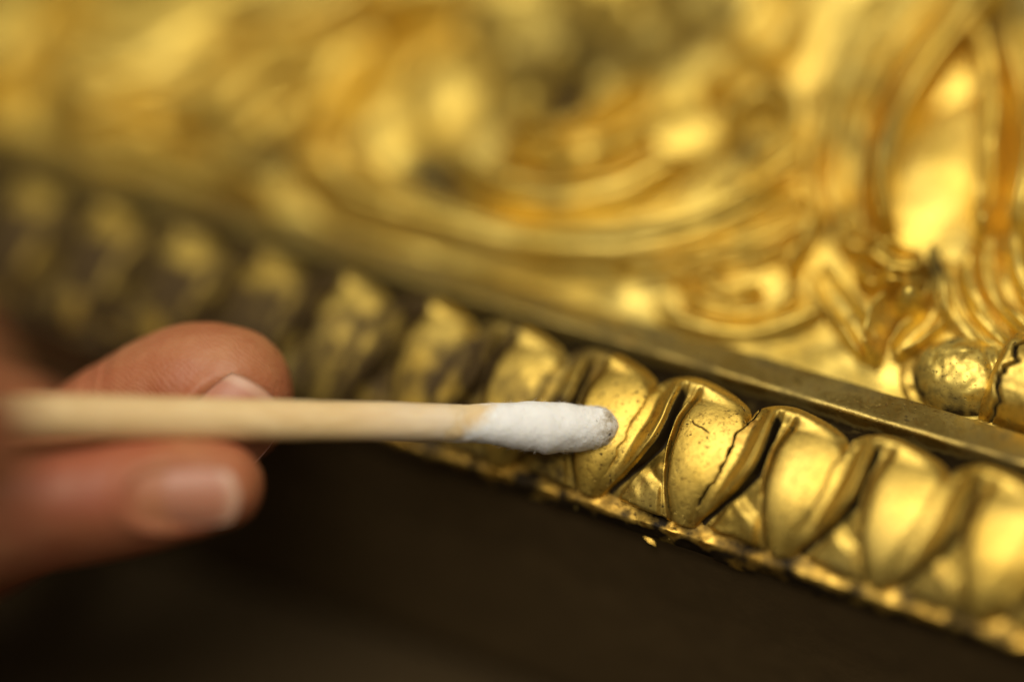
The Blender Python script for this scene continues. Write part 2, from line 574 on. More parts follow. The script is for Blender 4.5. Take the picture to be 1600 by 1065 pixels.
def petal(k, ns, nb):
    rnd = np.random.RandomState(100 + k)
    jit = rnd.uniform(-1, 1, 8)
    s = np.linspace(0, 1, ns)
    b = np.linspace(-0.02, 1.26, nb)
    S, B = np.meshgrid(s, b, indexing='ij')
    sl = SL(B)
    A = sl + S
    Ug = (A + k) * PERIOD
    P3 = np.stack([Ug, B * 17.0, 0 * Ug], -1)
    wob = 0.012 * fbm(P3, 0.35, 2, 5.0) * np.sin(np.pi * S)
    A = A + wob
    cr = CR(B) + 0.01 * jit[0] * np.sin(3 * B)
    ee = EE(B) + 0.012 * jit[1]
    sl1 = sl + 1.0
    lobe_h = 2.35 + 0.12 * jit[2]
    close = smooth(0.86, 0.945, B)
    bell = np.sin(np.pi * np.clip(B, 0, 1)) ** 0.8
    belly = 0.55 * bell - 0.3
    # lobe: a shallow barrel
    x = np.clip((A - sl) / (cr - sl), 0, 1)
    h_l = lobe_h + belly - 0.36 * np.abs(2 * x - 0.9) ** 2.4 - 0.45 * np.exp(-(x / 0.05) ** 2)
    # wing: rises from the crack to a rolled edge
    xw = np.clip((A - cr) / (ee - cr + 1e-6), 0, 1)
    hs = lobe_h + belly - 0.36 * 1.1 ** 2.4
    rise = 1.35 * smooth(0.15, 0.6, B)
    def wing(q):
        return hs + rise * smooth(0.25, 0.95, q) - 0.25 * np.sin(np.pi * np.clip(q * 1.4, 0, 1)) * smooth(0.2, 0.5, B) - 0.5 * q * smooth(0.5, 0.15, B) - 0.6 * smooth(0.80, 1.0, q) ** 2
    h = np.where(A < cr, h_l, wing(xw))
    # beyond the wing: sheer drop, groove, facet, rib along the next slot
    gap = sl1 - ee
    y = np.clip((A - ee) / gap, 0, 1)
    dist = np.clip(sl1 - A, 0, None)
    rib = (1.6 + 0.55 * smooth(0.2, 0.6, B)) * np.exp(-((dist - 0.038) / (0.034 + 0.03 * smooth(0.6, 0.9, B))) ** 2)
    facet = 0.75 + 1.45 * y ** 0.8 * smooth(0.09, 0.14, B + 0.03 * (y - 0.5)) * smooth(0.02, 0.2, gap - 0.1)
    step = 0.75 * smooth(0.37, 0.29, B + 0.14 * (y - 0.5)) * smooth(0.10, 0.16, B) * smooth(0.15, 0.25, y) * smooth(0.90, 0.84, y)
    facet = facet + 0.2 * fbm(P3, 0.6, 2, 66.0) * smooth(0.1, 0.3, gap)
    h_g = np.maximum(rib, facet + step)
    h_g = np.maximum(h_g, 1.95 * smooth(0.040, 0.070, A - ee) * smooth(0.42, 0.62, B))
    notch = smooth(0.2, 0.4, y) * smooth(1.0, 0.85, y) * smooth(0.135, 0.10, B) * smooth(0.0, 0.04, B)
    h_g = h_g - 0.9 * notch
    drop = smooth(0.0, 0.028, (A - ee))
    h_gap = wing(1.0 + 0 * y) * (1 - drop) + h_g * drop
    h = np.where(A > ee, h_gap, h)
    # slot between rib and lobe (continuous with the next unit)
    slotd = np.exp(-(dist * PERIOD / 0.15) ** 2) * (A > ee)
    h = h * (1 - slotd) + slotd * 0.9
    slot0 = np.exp(-((A - sl) * PERIOD / 0.15) ** 2) * (A < cr)
    h = h * (1 - slot0) + slot0 * 0.9
    # hood: closes the groove at the top and runs over onto the lobe
    per = (A - (-0.47)) 
    per = per - np.round(per)
    hood = 2.50 + 0.55 * np.exp(-(per / 0.30) ** 2)
    h = h * (1 - close) + hood * close
    slotd, slot0 = slotd * (1 - close), slot0 * (1 - close)
    # bottom tips
    tip = smooth(0.075, 0.115, B + 0.02 * (x - .5))
    h = np.where(A < ee, h * tip + (1 - tip) * (-0.6), h)
    # top: scalloped arch
    ph = (A + 0.82) % 1.0
    arch = 0.885 + 0.15 * np.clip(1 - np.abs((ph - 0.40) / np.where(ph < 0.40, 0.40, 0.60)) ** 2.2, 0, 1) ** 0.6
    over = (B - arch)
    h = h - 1.3 * smooth(-0.15, 0.03, over) ** 1.6 - 7.0 * smooth(0.0, 0.09, over)
    # crack, jagged
    crk_amp = {0: 1.0, 1: 0.35, -1: 0.15}.get(k, 0.25)
    jag = 0.022 * noise3(np.stack([B * 14, 0 * B + k, 0 * B], -1)) + 0.008 * noise3(np.stack([B * 42, 0 * B + k, 0 * B], -1))
    dc = np.abs(A - cr - jag) * PERIOD
    cw = 0.075 + 0.03 * noise3(np.stack([B * 18, 0 * B + k, 0 * B + 4], -1))
    crack = np.exp(-(dc / cw) ** 2) * smooth(0.22, 0.34, B) * smooth(0.985, 0.90, B + 0 * A)
    h = h - 1.2 * crk_amp * crack
    if k == 0:
        # short hairline on the lobe
        l0 = 0.70 + 0.10 * (x - 0.25) * -1.0
        hair = np.exp(-((B - l0 - .006 * noise3(np.stack([x * 14, 0 * x, 0 * x], -1))) * 17 / 0.045) ** 2) * smooth(0.16, 0.24, x) * smooth(0.62, 0.5, x) * (A < cr)
        h = h - 0.2 * hair
    else:
        hair = 0 * h
    # hand carved unevenness
    h = h + 0.07 * fbm(P3, 0.3, 2, 11.0) + 0.006 * fbm(P3, 2.2, 2, 23.0)
    w, z, nw, nz = arc(B)
    P = fp(Ug, w + nw * h, z + nz * h)
    # grime deposits: black in slot, crack and groove; brown dust on units not yet cleaned, thickened far left as painted shadow
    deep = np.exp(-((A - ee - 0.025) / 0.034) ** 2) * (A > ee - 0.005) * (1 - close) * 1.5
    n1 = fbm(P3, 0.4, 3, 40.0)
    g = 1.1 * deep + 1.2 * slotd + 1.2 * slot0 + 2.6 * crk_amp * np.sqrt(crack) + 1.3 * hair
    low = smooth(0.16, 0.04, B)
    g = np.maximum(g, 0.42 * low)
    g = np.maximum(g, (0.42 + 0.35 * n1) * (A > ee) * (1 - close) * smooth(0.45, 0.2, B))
    dirty = float(np.clip((-0.8 - k) / 1.6, 0, 1))
    dust = 0 * g
    if dirty > 0:
        g = g * (1 - 0.5 * dirty)
        film = (0.72 + 0.2 * smooth(0.0, 0.5, xw)) * (A > cr) * (A < ee) + (A > ee) * 0.95 + (A < cr) * (0.72 + 0.50 * float(np.clip((-3 - k) / 5.0, 0, 1)) - 0.72 * np.exp(-((B - 0.84) / 0.13) ** 2) - 0.5 * np.exp(-((B - 0.25) / 0.12) ** 2 - ((x - .6) / .3) ** 2)) + 0.3 * smooth(.75, .95, x) * (A < cr)  # lobe film grows far left, painting that end's shadow into the colour
        film = film - 0.25 * smooth(.25, .05, B)
        film = film + 0.30 * n1
        if k == -1:
            film = film * smooth(-.4, .2, S)
        film = film * dirty
        g = np.maximum(g, film)
        dust = np.clip(film * 0.9, 0, 0.85)
    if k == -1:
        gm = 0.62 * np.exp(-((y - 0.5) / 0.4) ** 2) * (A > ee) * 0
        g = np.maximum(g, gm)
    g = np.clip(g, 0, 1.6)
    return mesh_obj('petal', P.reshape(-1, 3), grid_faces(ns, nb), M_petal, frame, {'grime_shade': g.ravel(), 'dust': dust.ravel()})

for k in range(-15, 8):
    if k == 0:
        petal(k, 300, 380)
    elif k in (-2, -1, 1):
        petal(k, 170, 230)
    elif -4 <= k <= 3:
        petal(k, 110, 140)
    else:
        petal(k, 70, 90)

# ---- carved relief panel
ALPHA = math.radians(25.0)
PW0, PZ0 = FB + 0.1, FZ - 1.6
ET = EW * math.cos(ALPHA) + EZ * math.sin(ALPHA)
EN = -EW * math.sin(ALPHA) + EZ * math.cos(ALPHA)
PO = fp(0, PW0, PZ0)

def pp(u, t, n=0.0):
    u, t, n = np.broadcast_arrays(np.asarray(u, float), np.asarray(t, float), np.asarray(n, float))
    return PO + u[..., None] * EU + t[..., None] * ET + n[..., None] * EN

def on_panel(px, py, lift=0.0):
    r = ray(px, py)
    d = np.dot(PO + EN * lift - CAM, EN) / np.dot(r, EN)
    q = CAM + r * d - PO
    return np.dot(q, EU), np.dot(q, ET), d

HOLLOW_SHADE = [(1185, 238, 2.2), (1352, 140, 2.2), (1325, 215, 1.8), (1330, 368, 1.6), (720, 290, 2.6), (655, 262, 2.4), (840, 180, 4), (880, 110, 4), (1025, 80, 4),  # dark spots: shade painted into the panel's hollows, brown around the berries
          (1105, 25, 4), (330, 105, 3), (380, 215, 4), (880, 330, 2.5), (1170, 395, 1.6), (1580, 25, 3), (1020, 425, 1.6), (1375, 270, 2.0), (1465, 445, 1.8)]

def panel():
    nu, nt_ = 420, 200
    us = np.linspace(U0, U1, nu)
    ts = np.linspace(-0.5, 120, nt_)
    Ug, Tg = np.meshgrid(us, ts, indexing='ij')
    P3 = np.stack([Ug, Tg, 0 * Ug], -1)
    n = 0.7 * fbm(P3, 0.16, 3, 60.0) + 0.08 * fbm(P3, 0.6, 2, 61.0)
    n = n * smooth(0, 5, Tg)
    P = pp(Ug, Tg, n)
    g = np.clip(0.18 + 0.35 * fbm(P3, 0.12, 3, 70.0), 0, 0.6)
    for (sx, sy, sr) in HOLLOW_SHADE:
        cu, ct, _ = on_panel(sx, sy)
        g = g + 0.75 * np.exp(-((Ug - cu) ** 2 + (Tg - ct) ** 2) / (2 * sr * sr))  # painted hollow shade added to the same mask as the dirt
    g = np.clip(g, 0, 1.1)
    mesh_obj('panel', P.reshape(-1, 3), grid_faces(nu, nt_), M_panel, frame, {'grime_shade': g.ravel(), 'dust': 0.2 + 0 * g.ravel()})
panel()

def carve(name, pts, widths, height, kind='round', n=70, m=27, taper=(0.12, 0.12), lift=0.0, grime_shade=0.12, curl=0.0):
    """a carved stroke standing on the panel; pts are picture places that are laid onto the panel"""
    uv = np.array([on_panel(*p)[:2] for p in pts])
    c = catmull(uv, n)
    s = np.linspace(0, 1, n)
    scale = np.array([FPX / on_panel(*p)[2] for p in pts])
    wd = np.interp(s, np.linspace(0, 1, len(widths)), widths) / np.interp(s, np.linspace(0, 1, len(pts)), scale)
    tan = np.gradient(c, axis=0)
    tan /= np.linalg.norm(tan, axis=1)[:, None] + 1e-9
    nor = np.stack([-tan[:, 1], tan[:, 0]], -1)
    ta = (smooth(0, taper[0], s) if taper[0] > 0 else 1) * (smooth(1, 1 - taper[1], s) if taper[1] > 0 else 1)
    tw = np.sqrt(np.clip(ta, 0, 1))
    x = np.linspace(-1, 1, m)
    if kind == 'round':
        wd = wd * 1.5
    X, I = np.meshgrid(x, np.arange(n))
    if kind == 'round':
        pr = (0.5 + 0.5 * np.cos(np.pi * X)) ** 0.75 * 1.08
    elif kind == 'cup':
        pr = (0.45 + 0.75 * np.abs(X) ** 2.0) * smooth(1.0, 0.80, np.abs(X))
    elif kind == 'reed':
        pr = np.sqrt(np.clip(1 - X ** 4, 0, 1)) * (0.55 + 0.45 * np.abs(np.sin(X * np.pi * 1.5)))
    elif kind == 'leaf':
        pr = np.sqrt(np.clip(1 - X * X, 0, 1)) * (1 - 0.45 * np.exp(-(X / 0.16) ** 2))
    elif kind == 'side':
        pr = (0.35 + 0.75 * (X * 0.5 + 0.5) ** 1.5) * smooth(1.0, 0.82, np.abs(X))
    sd = (pts[0][0] * 0.137 + pts[0][1] * 0.071)
    one = np.zeros(n)
    wav = noise3(np.stack([s * 5 + sd, one, one], -1)) 
    wav2 = noise3(np.stack([s * 4 + sd, one + 7.7, one], -1))
    skew = 0.35 * math.sin(sd * 3.1) + 0.25 * wav2
    Xk = np.clip(X + skew[:, None] * (1 - X * X), -1, 1)
    if kind == 'round':
        pr = (0.5 + 0.5 * np.cos(np.pi * Xk)) ** 0.75 * 1.08
    wd = wd * (1 + 0.16 * wav2)
    if kind in ('round', 'leaf'):
        pr = pr * (1 + 0.09 * np.cos(np.pi * 5 * Xk + 2 * wav[:, None]))
    h = height * (1 + 0.28 * wav)[:, None] * ta[:, None] * pr + lift
    h = h - 0.9 * smooth(0.6, 1.0, np.abs(X)) - 0.2
    if curl:
        h = h + curl * (s[:, None] ** 3)
    Ug = c[:, 0][:, None] + nor[:, 0][:, None] * X * (wd * tw)[:, None]
    Tg = c[:, 1][:, None] + nor[:, 1][:, None] * X * (wd * tw)[:, None]
    P3 = np.stack([Ug, Tg, h], -1)
    h = h + 0.28 * fbm(P3, 0.28, 3, 80.0) * (np.abs(X) < 0.98)
    P = pp(Ug, Tg, h)
    g = grime_shade + 0.3 * fbm(P3, 0.25, 3, 90.0) + 0.35 * smooth(0.5, -0.3, h)
    for (sx, sy, sr) in HOLLOW_SHADE:
        cu, ct, _ = on_panel(sx, sy)
        g = g + 0.4 * np.exp(-((Ug - cu) ** 2 + (Tg - ct) ** 2) / (2 * sr * sr))  # the hollows' painted shade carried onto the strokes
    g = np.clip(g, 0, 1)
    return mesh_obj(name, P.reshape(-1, 3), grid_faces(n, m), M_panel, frame, {'grime_shade': g.ravel(), 'dust': 0.25 + 0 * g.ravel()})

def dome(name, px, py, rx, ry, height, rot=0.0, grime_shade=0.08, power=0.5, nr=18, na=40, lift=0.0, bump_n=0.0):
    u0, t0, d = on_panel(px, py)
    k = d / FPX
    r = np.linspace(0, 1, nr)
    a = np.linspace(0, 2 * np.pi, na, endpoint=False)
    Rr, Aa = np.meshgrid(r, a, indexing='ij')
    rr = np.sin(Rr * np.pi / 2)
    ex, ey = rr * np.cos(Aa) * rx * k, rr * np.sin(Aa) * ry * k
    cr_, sr_ = math.cos(rot), math.sin(rot)
    Ug = u0 + ex * cr_ - ey * sr_
    Tg = t0 + (ex * sr_ + ey * cr_)
    h = height * np.clip(1 - rr ** 2, 0, 1) ** power + lift
    h = np.where(Rr > 0.999, -0.6, h)
    P3 = np.stack([Ug, Tg, h], -1)
    h = h + (0.12 + bump_n) * fbm(P3, 0.4, 2, 81.0) * (Rr < 0.99)
    P = pp(Ug, Tg, h)
    g = np.clip(grime_shade + 0.2 * fbm(P3, 0.3, 3, 91.0) + 0.3 * smooth(0.5, -0.3, h), 0, 1)
    return mesh_obj(name, P.reshape(-1, 3), grid_faces(nr, na, wrap=True)[:, ::-1], M_panel, frame, {'grime_shade': g.ravel(), 'dust': 0.2 + 0 * g.ravel()})

# big boat shaped scrolls sweeping along the fillet
carve('scroll', [(430, 250), (540, 325), (660, 365), (820, 402), (980, 405), (1120, 372), (1290, 285)], [14, 34, 42, 40, 36, 34, 26], 4.2, 'round')
carve('scroll', [(520, 190), (570, 270), (650, 330), (760, 375)], [18, 30, 30, 14], 3.6, 'reed')
carve('scroll', [(700, 240), (740, 300), (800, 335), (900, 340), (1000, 310), (1120, 250)], [10, 28, 34, 34, 30, 16], 4.6, 'round')
carve('scroll', [(770, 275), (850, 290), (950, 275), (1050, 245)], [12, 26, 26, 10], 6.0, 'round')
carve('scroll', [(950, 440), (1060, 415), (1180, 375), (1280, 320)], [14, 24, 26, 14], 3.4, 'reed')
# left leaves, far out of focus
carve('leaf', [(20, 40), (120, 110), (230, 130), (330, 70), (440, 10)], [30, 50, 55, 55, 30], 5.0, 'cup')
carve('leaf', [(60, 190), (160, 180), (260, 150), (370, 160)], [20, 40, 46, 18], 5.5, 'leaf')
carve('leaf', [(250, 230), (330, 190), (430, 120), (540, 70)], [20, 50, 56, 30], 5.0, 'leaf')
carve('leaf', [(360, 260), (400, 220), (450, 190), (520, 150)], [14, 30, 34, 18], 4.5, 'cup')
carve('leaf', [(100, 225), (220, 235), (330, 280), (440, 330)], [14, 26, 26, 14], 3.0, 'round')
carve('leaf', [(480, 260), (500, 190), (540, 120), (620, 60)], [16, 36, 44, 24], 6.0, 'cup')
carve('leaf', [(560, 20), (620, 40), (690, 20), (760, -30)], [20, 36, 40, 20], 5.0, 'leaf')
carve('leaf', [(330, 20), (420, 40), (520, 20), (600, -40)], [20, 36, 36, 20], 5.0, 'round')
carve('leaf', [(-60, 150), (10, 90), (60, 30), (130, -40)], [20, 40, 44, 30], 5.0, 'round')
dome('boss', 700, 150, 72, 88, 2.6, 0.3, grime_shade=0.0, power=0.8)
dome('boss', 1060, 222, 105, 58, 2.6, 0.65, grime_shade=0.0, power=0.8)
# cluster of berries
for (x, y, r) in [(885, 100, 46), (830, 180, 40), (1022, 75, 48), (1100, 20, 50), (765, 45, 46), (945, 30, 44), (900, 10, 38), (1040, -20, 46), (950, 150, 36), (790, 115, 36)]:
    dome('berry', x, y, r, r * 1.1, 4.2, 0.0, grime_shade=0.55, power=0.7)
carve('stem', [(780, 230), (880, 225), (960, 190), (1040, 130)], [10, 18, 18, 10], 4.0, 'round')
carve('leaf', [(1130, 110), (1180, 60), (1220, 20), (1240, -40)], [24, 44, 46, 30], 4.0, 'leaf')
carve('leaf', [(1090, 170), (1160, 130), (1230, 80), (1260, 10)], [18, 36, 40, 20], 4.5, 'leaf')
# curl and stems left of the shell
carve('curl', [(1150, 262), (1150, 205), (1190, 165), (1240, 185), (1240, 232), (1200, 248)], [12, 22, 26, 24, 20, 12], 4.2, 'round')
carve('leaf', [(1120, 330), (1190, 290), (1240, 250), (1265, 190)], [18, 34, 36, 18], 4.0, 'leaf')
carve('stem', [(1296, 400), (1282, 320), (1284, 240), (1305, 150), (1345, 60), (1390, -40)], [16, 22, 26, 30, 32, 30], 2.8, 'round')
carve('stem', [(1350, 410), (1330, 340), (1328, 270), (1350, 190), (1395, 110), (1470, 20), (1510, -40)], [14, 30, 36, 38, 38, 36, 30], 4.0, 'leaf')
# shell with its smooth cup and turned rim
carve('shell_rim', [(1410, 425), (1378, 360), (1375, 280), (1400, 195), (1455, 110), (1530, 20), (1570, -50)], [12, 20, 24, 27, 30, 34, 34], 7.0, 'round')
dome('shell', 1456, 285, 84, 185, 1.5, -0.16, grime_shade=0.0, power=0.8, nr=30, na=60)
carve('shell_rim', [(1520, 40), (1552, 120), (1562, 220), (1550, 320), (1532, 410)], [14, 24, 28, 26, 14], 5.0, 'round')
carve('shell_rim', [(1580, 10), (1612, 110), (1622, 230), (1606, 330), (1590, 400)], [14, 28, 30, 26, 14], 5.0, 'round')
# reeds curling round on the right
for q, (dx, dy) in enumerate([(0, 0), (34, -14), (70, -30), (110, -48)]):
    carve('reed', [(1490 + dx, 395 + dy), (1482 + dx, 450 + dy), (1500 + dx, 510 + dy), (1548 + dx, 556 + dy), (1620 + dx, 590 + dy)], [12, 18, 20, 21, 22], 1.9 + 0.25 * q, 'round', taper=(0.15, 0.0))
# scroll with concentric lines near the fillet
carve('curl', [(1020, 455), (1050, 500), (1130, 524), (1215, 520), (1285, 490), (1300, 450)], [9, 13, 15, 15, 13, 9], 1.9, 'round')
carve('curl', [(1060, 455), (1100, 488), (1165, 498), (1225, 482), (1255, 450)], [9, 14, 15, 13, 9], 2.0, 'round')
carve('curl', [(1095, 440), (1145, 468), (1200, 455)], [12, 18, 12], 2.2, 'round')
carve('curl', [(1020, 432), (1080, 412), (1150, 392), (1220, 370), (1280, 330)], [9, 15, 17, 15, 9], 2.8, 'round')
carve('curl', [(1045, 452), (1110, 430), (1185, 414), (1255, 388)], [9, 13, 14, 9], 2.2, 'round')
carve('leaf', [(1238, 450), (1245, 412), (1268, 370), (1296, 335)], [10, 18, 20, 12], 3.2, 'round')
# leaf spray at the foot of the shell
carve('leaf', [(1300, 380), (1345, 402), (1400, 422), (1460, 428)], [8, 32, 34, 10], 4.2, 'leaf')
carve('leaf', [(1272, 425), (1300, 468), (1338, 520), (1366, 578)], [10, 34, 36, 10], 3.6, 'cup')
carve('leaf', [(1330, 442), (1378, 462), (1420, 466), (1450, 455)], [8, 20, 20, 8], 4.8, 'leaf')
carve('leaf', [(1370, 584), (1370, 545), (1384, 510), (1402, 484)], [9, 20, 22, 10], 5.0, 'side')
carve('leaf', [(1395, 572), (1425, 540), (1458, 505), (1474, 440)], [10, 26, 28, 14], 3.8, 'cup')
dome('boss', 1425, 493, 32, 34, 5.6, 0, grime_shade=0.02, power=0.7)
carve('stem', [(1462, 405), (1468, 440), (1474, 480), (1484, 525)], [10, 16, 16, 10], 4.0, 'round', grime_shade=0.3)

# cracked knob beside the fillet
def knob():
    u0, t0, d = on_panel(1508, 590)
    kk = d / FPX
    nr, na = 60, 140
    r = np.linspace(0, 1, nr)
    a = np.linspace(0, 2 * np.pi, na, endpoint=False)
    Rr, Aa = np.meshgrid(r, a, indexing='ij')
    rx, ry = 80 * kk, 70 * kk
    ex, ey = Rr * np.cos(Aa) * rx, Rr * np.sin(Aa) * ry
    ex = ex * (1 + 0.10 * np.cos(2 * Aa + 0.6)) + 0.5 * ey / ry
    h = 3.9 * np.clip(1 - Rr ** 2.8 * 0.98, 0, 1) ** 0.62 - 0.4
    P3 = np.stack([ex, ey, h], -1)
    h = h + 0.32 * fbm(P3, 0.38, 3, 7.0) - 0.5 * np.exp(-((ex * 0.8 + ey * 0.5 - 2.6) / 0.5) ** 2) * (Rr < 0.9)
    P = pp(u0 + ex, t0 + ey, h)
    g = np.clip(0.30 + 0.45 * fbm(P3, 0.45, 3, 8.0) + 0.4 * smooth(.88, 1, Rr), 0, 1)
    o = mesh_obj('knob', P.reshape(-1, 3), grid_faces(nr, na, wrap=True)[:, ::-1], M_panel, frame, {'grime_shade': g.ravel(), 'dust': 0.3 + 0 * g.ravel()})
    # cut ring at its foot
    m = 15
    an = np.linspace(0, 2 * np.pi, 100, endpoint=False)
    q = np.linspace(0, np.pi, m)
    An, Q = np.meshgrid(an, q, indexing='ij')
    rad = (rx * 1.14 - np.cos(Q) * rx * 0.18) * (1 + 0.05 * np.cos(2 * An + 0.6) + 0.04 * np.sin(3 * An))
    hh = np.sin(Q) * 0.7 - 0.3
    hh = hh + 0.22 * fbm(np.stack([rad * np.cos(An), rad * np.sin(An), hh], -1), 0.8, 2, 14.0)
    P = pp(u0 + rad * np.cos(An), t0 + rad * np.sin(An), hh)
    P = np.concatenate([P, P[:1]], 0)
    g = np.clip(0.25 + 0.35 * fbm(P, 0.5, 3, 18.0), 0, 1)
    mesh_obj('ring', P.reshape(-1, 3), grid_faces(101, m), M_petal, frame, {'grime_shade': g.ravel(), 'dust': 0.3 + 0 * g.ravel()})
    # the leaf joined to it on the right, split by a crack
    n, m = 120, 70
    s = np.linspace(0, 1, n)
    x = np.linspace(-1, 1, m)
    Sg, X = np.meshgrid(s, x, indexing='ij')
    ang = math.radians(-8)
    L = 13.0
    uu = u0 + 3.1 + Sg * L
    hw = 5.6 * np.sqrt(np.clip(1 - (Sg - 0.30) ** 2 * 1.2, 0.05, 1))
    tt = t0 + 0.9 + X * hw
    h = 5.6 * np.sqrt(np.clip(1 - X ** 2 * 0.96, 0, 1)) * smooth(-0.12, 0.10, Sg) - 0.3
    jag = 0.14 + 0.05 * noise3(np.stack([X * 4, 0 * X, 0 * X], -1)) + 0.02 * noise3(np.stack([X * 11, 0 * X, 0 * X], -1))
    ck = np.exp(-((Sg - jag) * L / 0.2) ** 2)
    P3 = np.stack([uu, tt, h], -1)
    h = h - 1.3 * ck + 0.10 * fbm(P3, 0.7, 3, 28.0)
    P = pp(uu, tt, h)
    g = np.clip(0.15 + 0.3 * fbm(P3, 0.4, 3, 19.0) + 0.95 * ck, 0, 1)
    mesh_obj('cracked_leaf', P.reshape(-1, 3), grid_faces(n, m), M_petal, frame, {'grime_shade': g.ravel(), 'dust': 0.1 + 0 * g.ravel()})
knob()

# ------------------------------------------------------------------ cotton swab
swab = empty('cotton_swab', at(0, 650, 284), 'wooden stick with white cotton wound on its tip, touching a gilded petal', 'cotton swab')
def sw(px):
    """depth along the stick"""
    return 285.0 + (px - 0) / 960.0 * 15.0

def ring_tube(name, xs, cy, rpx, mat, parent, na=36, disp=None, attrs=None, cap=True):
    n = len(xs)
    cen = np.array([at(x, y, sw(x)) for x, y in zip(xs, cy)])
    rad = np.array([r / FPX * sw(x) for r, x in zip(rpx, xs)])
    ax = cen[-1] - cen[0]
    ax /= np.linalg.norm(ax)
    e1 = U_ - ax * np.dot(U_, ax)
    e1 /= np.linalg.norm(e1)
    e2 = np.cross(ax, e1)
    an = np.linspace(0, 2 * np.pi, na, endpoint=False)
    I, An = np.meshgrid(np.arange(n), an, indexing='ij')
    r = rad[I]
    if disp is not None:
        r = r + disp(I, An, np.array(xs)[I])
    P = cen[I] + (r * np.cos(An))[..., None] * e1 + (r * np.sin(An))[..., None] * e2
    vs = P.reshape(-1, 3)
    fs = grid_faces(n, na, wrap=True).tolist()
    o_at = attrs(I, An, np.array(xs)[I]) if attrs else {}
    if cap:
        vs = np.vstack([vs, cen[0], cen[-1]])
        for j in range(na):
            fs.append([len(vs) - 2, (j + 1) % na, j, j])
            fs.append([len(vs) - 1, (n - 1) * na + j, (n - 1) * na + (j + 1) % na, (n - 1) * na + (j + 1) % na])
        fs = [f if f[2] != f[3] else f[:3] for f in fs]
        o_at = {k: np.concatenate([v.ravel(), [v.ravel()[0], v.ravel()[-1]]]) for k, v in o_at.items()}
    me = bpy.data.meshes.new(name)
    me.from_pydata((vs * MM).tolist(), [], fs)
    me.polygons.foreach_set('use_smooth', np.ones(len(me.polygons), dtype=bool))
    for k, v in o_at.items():
        a_ = me.attributes.new(k, 'FLOAT', 'POINT')
        a_.data.foreach_set('value', np.asarray(v, np.float32))
    me.materials.append(mat)
    o = bpy.data.objects.new(name, me)
    col.objects.link(o)
    o.parent = parent
    o.matrix_parent_inverse = Matrix.Translation(-Vector(parent.location))
    return o, cen, rad, e1, e2

xs = np.linspace(-420, 930, 150)
cy = np.interp(xs, [-420, 0, 350, 740, 930], [634, 651, 655, 661, 664])
rp = np.interp(xs, [-420, 0, 350, 690, 720, 760, 930], [39, 37, 33.5, 30, 29, 24, 12])
def stick_d(I, An, X):
    q = np.stack([X * 0.02, np.cos(An) * 2, np.sin(An) * 2], -1)
    return 0.045 * noise3(q, 1.0) + 0.03 * noise3(q, 2.7, 4.0)
ring_tube('stick', xs, cy, rp, M_wood, swab, 40, stick_d, lambda I, An, X: {'film': smooth(500, 700, X) * .45})

xc = np.concatenate([np.linspace(690, 930, 170), np.linspace(931, 966, 60)])
top = np.interp(xc, [690, 735, 762, 790, 820, 850, 880, 910, 935, 946, 956, 963, 966], [630.6, 631.2, 628.6, 628, 627, 626.5, 628, 631.5, 633.5, 637, 646, 655, 662])
bot = np.interp(xc, [690, 735, 762, 790, 820, 850, 880, 910, 935, 946, 956, 963, 966], [691.2, 691.6, 694, 699, 705, 709, 707.5, 705, 701, 697.5, 690, 681, 674])
def cot_d(I, An, X):
    q = np.stack([X * 0.06, np.cos(An) * 2.2, np.sin(An) * 2.2], -1)
    sp = np.sin(An * 1 - X * 0.105 + 1.5 * noise3(q, 0.6))
    d = 0.055 * sp * smooth(740, 790, X) * smooth(966, 935, X)
    d = d + 0.09 * noise3(q, 0.7) + 0.022 * noise3(q, 2.2, 7.0) + 0.012 * noise3(q, 6.0, 3.0) + 0.010 * noise3(q, 18.0, 5.0)
    fade = smooth(715, 775, X)
    return d * fade + 0.10 * smooth(690, 715, X) * noise3(q, 1.1, 9.0) * (1 - fade)
cot, ccen, crad, ce1, ce2 = ring_tube('cotton_tip', xc, (top + bot) / 2, (bot - top) / 2 * 0.98, M_cotton, swab, 110, cot_d,
                                      lambda I, An, X: {'soil': smooth(905, 955, X), 'bare': smooth(800, 690, X - 22 * np.cos(An) - 10 * np.sin(An * 3 + X * .1)) })

